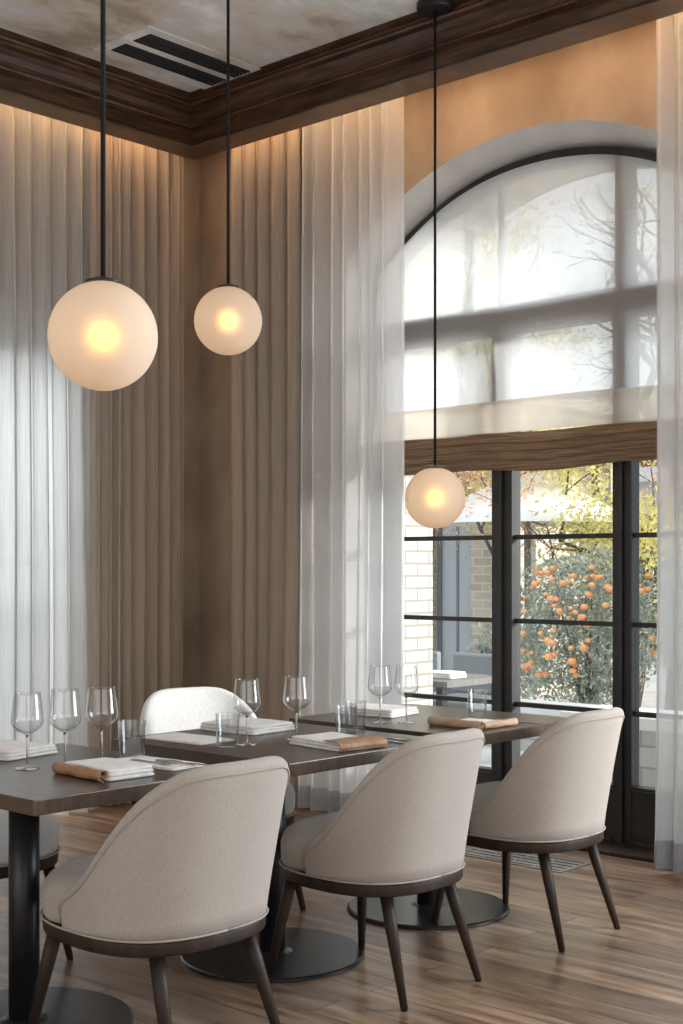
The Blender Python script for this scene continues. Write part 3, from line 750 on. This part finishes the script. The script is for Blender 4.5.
card('thin cream menu card behind the tan-edged napkin on the nearest table', (3.03, -2.87, TT), R(4), .30, .15)
def knife(label, loc, rz, L=.21):
    t = thing('table_knife', label, 'knife', loc, rz, 'table knives')
    mb = MB(); secs = [(-.5, .003, .004), (-.48, .006, .006), (-.2, .007, .007), (-.05, .005, .005), (-.02, .004, .004)]
    mb.rings([[(f * L, -w, 0), (f * L, w, 0), (f * L, w, h), (f * L, -w, h)] for f, w, h in secs]); mb.build('handle', M['silver'], t, smooth=True)
    mb = MB(); secs = [(-.02, .004, .0024), (.05, .009, .002), (.3, .010, .002), (.43, .008, .0018), (.5, .002, .0014)]
    mb.rings([[(f * L, -w * .6, .001), (f * L, w, .001), (f * L, w, .001 + h), (f * L, -w * .6, .001 + h)] for f, w, h in secs]); mb.build('blade', M['silver'], t, smooth=True)
    return t
def fork(label, loc, rz, L=.20):
    t = thing('table_fork', label, 'fork', loc, rz, 'table forks')
    mb = MB(); secs = [(-.5, .005, .003), (-.45, .008, .003), (-.1, .003, .003), (.15, .003, .003), (.2, .010, .003), (.25, .012, .003)]
    mb.rings([[(f * L, -w, 0), (f * L, w, 0), (f * L, w, h), (f * L, -w, h)] for f, w, h in secs]); mb.build('handle', M['silver'], t, smooth=True)
    for k in range(4):
        y = -.0098 + .0065 * k; mb = MB(); mb.tube([(.25 * L, y, .0018), (.38 * L, y, .001 + .0015), (.5 * L, y * .9, .006)], [.0018, .0016, .0008], 6); mb.build('tine', M['silver'], t, smooth=True)
    return t
knife('steel table knife right of the tumbler on the nearest table', (3.13, -2.845, TT + .0085), R(12))
fork('steel table fork behind the tan-edged napkin on the nearest table', (3.05, -2.895, TT + .0085), R(2))
knife('steel table knife behind the tan-cornered napkin on the middle table', (3.20, -1.99, TT), R(-4))
fork('steel table fork behind the tan-cornered napkin on the middle table', (3.17, -1.93, TT), R(2))
knife('steel table knife at the right end of the farthest table', (3.22, -1.21, TT), R(5))

# ------------------------------------------------------------------ outdoors
tag(MB().box((-40, .70, -.3), (40, 50, -.1)).build('terrace', M['paving']), kind='structure')
tag(MB().box((-40, -20, -.3), (-.3, .70, -.1)).build('side_yard', M['paving']), kind='structure')
def leafcloud(pts, size, seed, mb=None):
    rnd = random.Random(seed); mb = mb or MB()
    for p in pts:
        u = Vector((rnd.gauss(0, 1), rnd.gauss(0, 1), rnd.gauss(0, 1) - .3)).normalized(); w = u.cross(Vector((rnd.random(), rnd.random(), rnd.random() + .2))).normalized()
        s = size * rnd.uniform(.6, 1.3); n = u.cross(w) * s * .12; p = Vector(p)
        k = len(mb.v); mb.v += [tuple(p - u * s), tuple(p - w * s * .45 + n), tuple(p + u * s), tuple(p + w * s * .45 + n)]
        mb.face([k, k + 1, k + 2]); mb.face([k, k + 2, k + 3])
    return mb
def blob(c, r, n, rnd, shell=.45):
    out = []
    while len(out) < n:
        v = Vector((rnd.uniform(-1, 1), rnd.uniform(-1, 1), rnd.uniform(-1, 1))); L = v.length
        if L > 1 or L < shell * rnd.random(): continue
        q = 1 + .25 * noise.noise(v * 2.5 + Vector(c)); out.append((c[0] + v.x * r[0] * q, c[1] + v.y * r[1] * q, max(.02, c[2] + v.z * r[2] * q)))
    return out
def bush(name, label, loc, r, n, m, seed, size=.045, group=None, flowers=0):
    rnd = random.Random(seed); t = thing(name, label, 'shrub', loc, 0, group)
    f = leafcloud(blob((0, 0, r[2]), r, n, rnd), size, seed).me('foliage'); link('foliage', f, m, t)
    mb = MB()
    for k in range(7):
        a = rnd.uniform(0, 2 * PI); q = rnd.uniform(.3, .8); mb.tube([(0, 0, -.08), (q * r[0] * .5 * math.cos(a), q * r[1] * .5 * math.sin(a), r[2] * .8), (q * r[0] * math.cos(a), q * r[1] * math.sin(a), r[2] * 1.5)], [.02, .012, .004], 6)
    mb.build('stem', M['bark'], t)
    if flowers:
        proto = MB(); rs = []
        for k in range(1, 6):
            a = PI * k / 6; rs.append([(.045 * math.sin(a) * math.cos(2 * PI * j / 10) * (1 + .18 * (j % 2)), .045 * math.sin(a) * math.sin(2 * PI * j / 10) * (1 + .18 * (j % 2)), -.038 * math.cos(a)) for j in range(10)])
        pm = proto.rings(rs).me('flower'); pm.materials.append(M['petal']); cnt = 0
        while cnt < flowers:
            a = rnd.uniform(-2.9, .5); zz = rnd.uniform(-.55, .8); q = math.sqrt(1 - zz * zz) * rnd.uniform(.95, 1.12)
            if rnd.random() > .45 + .55 * math.cos(a + 1.6) ** 2: continue
            o = bpy.data.objects.new('flower', pm); COL.objects.link(o); o.parent = t; s = rnd.uniform(.40, .85); o.scale = (s, s, s)
            o.location = (r[0] * q * math.cos(a), r[1] * q * math.sin(a), r[2] * (1 + zz)); cnt += 1
    return t
bush('flowering_shrub', 'grey-green shrub covered in orange blossoms, outside the middle door pane', (.14, 4.2, .12), (.66, .6, .68), 11000, M['leaf_bush'], 11, .026, None, 90)
bush('shrub', 'dusty dark shrub outside the right-hand door pane', (1.42, 4.3, .10), (.50, .6, .95), 5000, M['leaf_dark'], 12, .035)
bush('shrub', 'small grey-green shrub left of the orange-flowered one, beside the brick column', (-.98, 4.6, .0), (.38, .4, .42), 2600, M['leaf_bush'], 13, .035)
# planter ledge
pl = thing('planter_wall', 'low white garden wall in front of the flowering shrub', 'garden wall', (0, 0, 0))
MB().box((-.75, 3.25, -.1), (2.6, 3.55, .20)).build('wall_body', M['block'], pl)
MB().box((-.78, 3.20, .20), (2.65, 3.60, .27)).build('coping', M['white_render'], pl, bevel=.01)
sl = thing('stone_bench', 'white-topped grey stone block bench outside the right door pane', 'bench', (0, 0, 0))
MB().box((1.55, 1.75, -.1), (3.3, 2.15, .36)).build('bench_body', M['block'], sl)
MB().box((1.50, 1.70, .36), (3.35, 2.20, .44)).build('seat_slab', M['white_render'], sl, bevel=.01)
# neighbouring wing: blue-grey glazed door, tan brick column
wg = thing('garden_building', 'tan brick garden building with a blue-grey glazed door', 'building', (0, 0, 0))
MB().box((-6.5, 6.0, -.1), (-2.95, 9.0, 3.1)).box((-2.95, 6.01, 2.25), (-2.44, 9.0, 3.1)).box((-2.44, 6.0, -.1), (-2.17, 9.0, 3.1)).build('brick_wall', M['brick_far'], wg)
dr = MB().box((-2.95, 6.08, -.1), (-2.90, 6.16, 2.25)).box((-2.50, 6.08, -.1), (-2.44, 6.16, 2.25)).box((-2.90, 6.08, 2.15), (-2.50, 6.16, 2.25)).box((-2.90, 6.08, -.1), (-2.50, 6.16, .05)).box((-2.70, 6.09, .05), (-2.67, 6.15, 2.15)).build('door', M['blue_grey'], wg)
mg = principled('dark_reflective_glass', (.36, .40, .43), rough=.08, spec=1)
MB().box((-2.90, 6.10, .05), (-2.50, 6.12, 2.15)).build('pane', mg, dr)
MB().box((-6.7, 5.8, 3.1), (-2.0, 9.2, 3.22)).build('roof', M['roof'], wg)
# patio umbrella
um = thing('patio_umbrella', 'open white patio umbrella beyond the middle door pane', 'umbrella', (-1.15, 5.2, -.1))
mb = MB(); rs = []
for k in range(9):
    f = k / 8; rr = .02 + .92 * f; z = 2.36 - .42 * f ** 1.15
    rs.append([(rr * (1 - .06 * (1 - abs(math.cos(4 * 2 * PI * j / 64)))) * math.cos(2 * PI * j / 64), rr * (1 - .06 * (1 - abs(math.cos(4 * 2 * PI * j / 64)))) * math.sin(2 * PI * j / 64), z) for j in range(64)])
rs.append([(x * .998, y * .998, z - .09) for x, y, z in rs[-1]]); rs += [[(x * .995, y * .995, z - .012) for x, y, z in r] for r in rs[:-1][::-1]]
mb.rings(rs, True, True).build('canopy', M['canvas'], um)
MB().tube([(0, 0, 0), (0, 0, 2.38)], .025, 12).build('pole', M['grey_wood'], um)
MB().lathe([(0, 0), (.28, 0), (.28, .05), (.06, .08), (.04, .2), (0, .2)]).build('base', M['stone'], um)
for k in range(8):
    a = 2 * PI * k / 8; MB().tube([(0, 0, 2.32), (.9 * math.cos(a), .9 * math.sin(a), 1.91)], .008, 6).build('rib', M['grey_wood'], um)
# pergola posts
pg = thing('pergola', 'grey timber garden pergola with slim posts behind the flowering shrub', 'pergola', (0, 0, 0))
for (x, y) in ((-2.02, 6.5), (-1.18, 6.5), (-2.02, 8.4), (-1.18, 8.4)):
    MB().box((x - .045, y - .045, -.1), (x + .045, y + .045, 2.5)).build('post', M['grey_wood'], pg)
for y in (6.5, 8.4): MB().box((-2.12, y - .03, 2.5), (-1.0, y + .03, 2.62)).build('beam', M['grey_wood'], pg)
for k in range(4): MB().box((-2.05 + .29 * k, 6.3, 2.62), (-2.01 + .29 * k, 8.6, 2.68)).build('rafter', M['grey_wood'], pg)
# outdoor table and chairs, seen beside the column
ot = thing('patio_table', 'grey outdoor dining table on the terrace left of the door mullion', 'table', (.36, 1.62, -.1))
MB().box((-.7, -.32, .67), (.55, .32, .71)).build('tabletop', M['grey_wood'], ot, bevel=.004)
for x in (-.64, .49):
    for y in (-.3, .3): MB().box((x - .025, y - .025, 0), (x + .025, y + .025, .67)).build('leg', M['black_metal'], ot)
MB().box((-.64, -.02, .2), (.49, .02, .24)).build('stretcher', M['black_metal'], ot)
def pchair(label, loc, rz):
    t = thing('patio_chair', label, 'chair', loc, rz, 'outdoor chairs')
    MB().box((-.24, -.24, .42), (.24, .24, .49)).build('seat', M['outdoor_seat'], t, bevel=.02)
    MB().box((.20, -.24, .50), (.26, .24, .80)).build('backrest', M['outdoor_seat'], t, bevel=.02)
    for x in (-.2, .2):
        for y in (-.2, .2): MB().tube([(x, y, .42), (x * 1.1, y * 1.1, 0)], .013, 8).build('leg', M['black_metal'], t)
pchair('grey outdoor chair behind the patio table, left one', (-.40, 2.35, -.1), R(90))
pchair('grey outdoor chair behind the patio table, right one', (.22, 2.35, -.1), R(90))
on = napkin('white folded napkin on the grey outdoor table', (.68, 1.55, .612), R(5), .26, .2, .04, 3, group='outdoor napkins')
# trees
def tree(name, label, loc, h, m, seed, nleaf, spread=1.0, r0=.09, leaf=.06, group='garden trees', depth=5, low=.35):
    rnd = random.Random(seed); t = thing(name, label, 'tree', loc, 0, group); mb = MB(); tips = []
    def br(p, d, L, r, k):
        pts = [p]; q = p
        for i in range(3):
            d = (d + Vector((rnd.gauss(0, .13), rnd.gauss(0, .13), rnd.gauss(.02, .08)))).normalized(); q = q + d * (L / 3); pts.append(q)
        mb.tube(pts, [r, r * .88, r * .76, r * .64], 6 if k < 3 else 4)
        if k >= 2: tips.extend(pts[1:])
        if k >= depth: return
        for j in range(2 if rnd.random() < .45 else 3):
            e = Vector((rnd.gauss(0, 1), rnd.gauss(0, 1), rnd.gauss(.15, .5))).normalized()
            br(q if j else pts[2], (d * .8 + e * .62 * spread).normalized(), L * rnd.uniform(.62, .82), r * rnd.uniform(.5, .68), k + 1)
    br(Vector((0, 0, -.1)), Vector((0, 0, 1)), h * low, r0, 0)
    mb.build('trunk', M['bark'], t)
    pts = [tuple(rnd.choice(tips) + Vector((rnd.gauss(0, .16), rnd.gauss(0, .16), rnd.gauss(0, .13)))) for _ in range(nleaf)]
    if nleaf: link('foliage', leafcloud(pts, leaf, seed).me('foliage'), m, t)
    return t
tree('autumn_tree', 'tree with yellow autumn leaves behind the upper left of the arch', (-2.5, 5.0, 0), 6.4, M['leaf_yellow'], 21, 11000, 1.1, .06, .042)
tree('bare_tree', 'nearly bare dark tree behind the right half of the arch', (-.35, 6.6, 0), 5.4, M['leaf_yellow'], 26, 900, 1.2, .13, .04, depth=6)
tree('autumn_tree', 'low tree with yellow leaves spreading over the patio umbrella', (-.06, 5.3, 0), 2.2, M['leaf_yellow'], 23, 9000, 1.6, .035, .032, low=.6, depth=4)
tree('autumn_tree', 'low orange-leaved tree beside the garden building door', (-1.52, 5.3, 0), 2.1, M['leaf_orange'], 24, 5000, 1.5, .035, .026, low=.62, depth=4)
tree('green_tree', 'fresh green tree behind the right-hand panes', (1.3, 6.6, 0), 2.5, M['leaf_green'], 25, 7000, 1.4, .04, .032, low=.42, depth=4)
tree('bare_tree', 'slim bare tree with crossing branches behind the middle of the arch', (-3.4, 8.5, 0), 6.0, M['leaf_yellow'], 30, 1200, 1.1, .11, .05, depth=6)
# far backdrop: clipped hedge and a pale house
hd = thing('hedge', 'long dark green hedge far behind the garden', 'hedge', (0, 0, 0))
rnd = random.Random(5)
pts = [(rnd.uniform(-16, 3), 15 + rnd.uniform(0, .5), rnd.uniform(-.1, 1) ** .5 * 1.9 if False else rnd.uniform(-.1, 2.0)) for _ in range(16000)]
link('foliage', leafcloud(pts, .09, 4).me('foliage'), M['leaf_bush'], hd)
MB().box((-16, 15.2, -.1), (3, 15.4, 1.8)).build('branch_core', M['bark'], hd)
ho = thing('house', 'pale house with light shingle roof far beyond the hedge', 'house', (0, 0, 0))
MB().box((-14, 20, -.1), (-3, 26, 3.2)).build('walls', M['white_render'], ho)
mb = MB(); mb.rings([[(-14.4, 19.5, 3.1), (-14.4, 26.5, 3.1), (-14.4, 23, 5.2)], [(-2.6, 19.5, 3.1), (-2.6, 26.5, 3.1), (-2.6, 23, 5.2)]]); mb.build('roof', M['roof'], ho)
for x in (-12, -9.5, -7, -4.6): MB().box((x, 19.96, .9), (x + 1.1, 20, 2.3)).build('window', M['blue_grey'], ho)
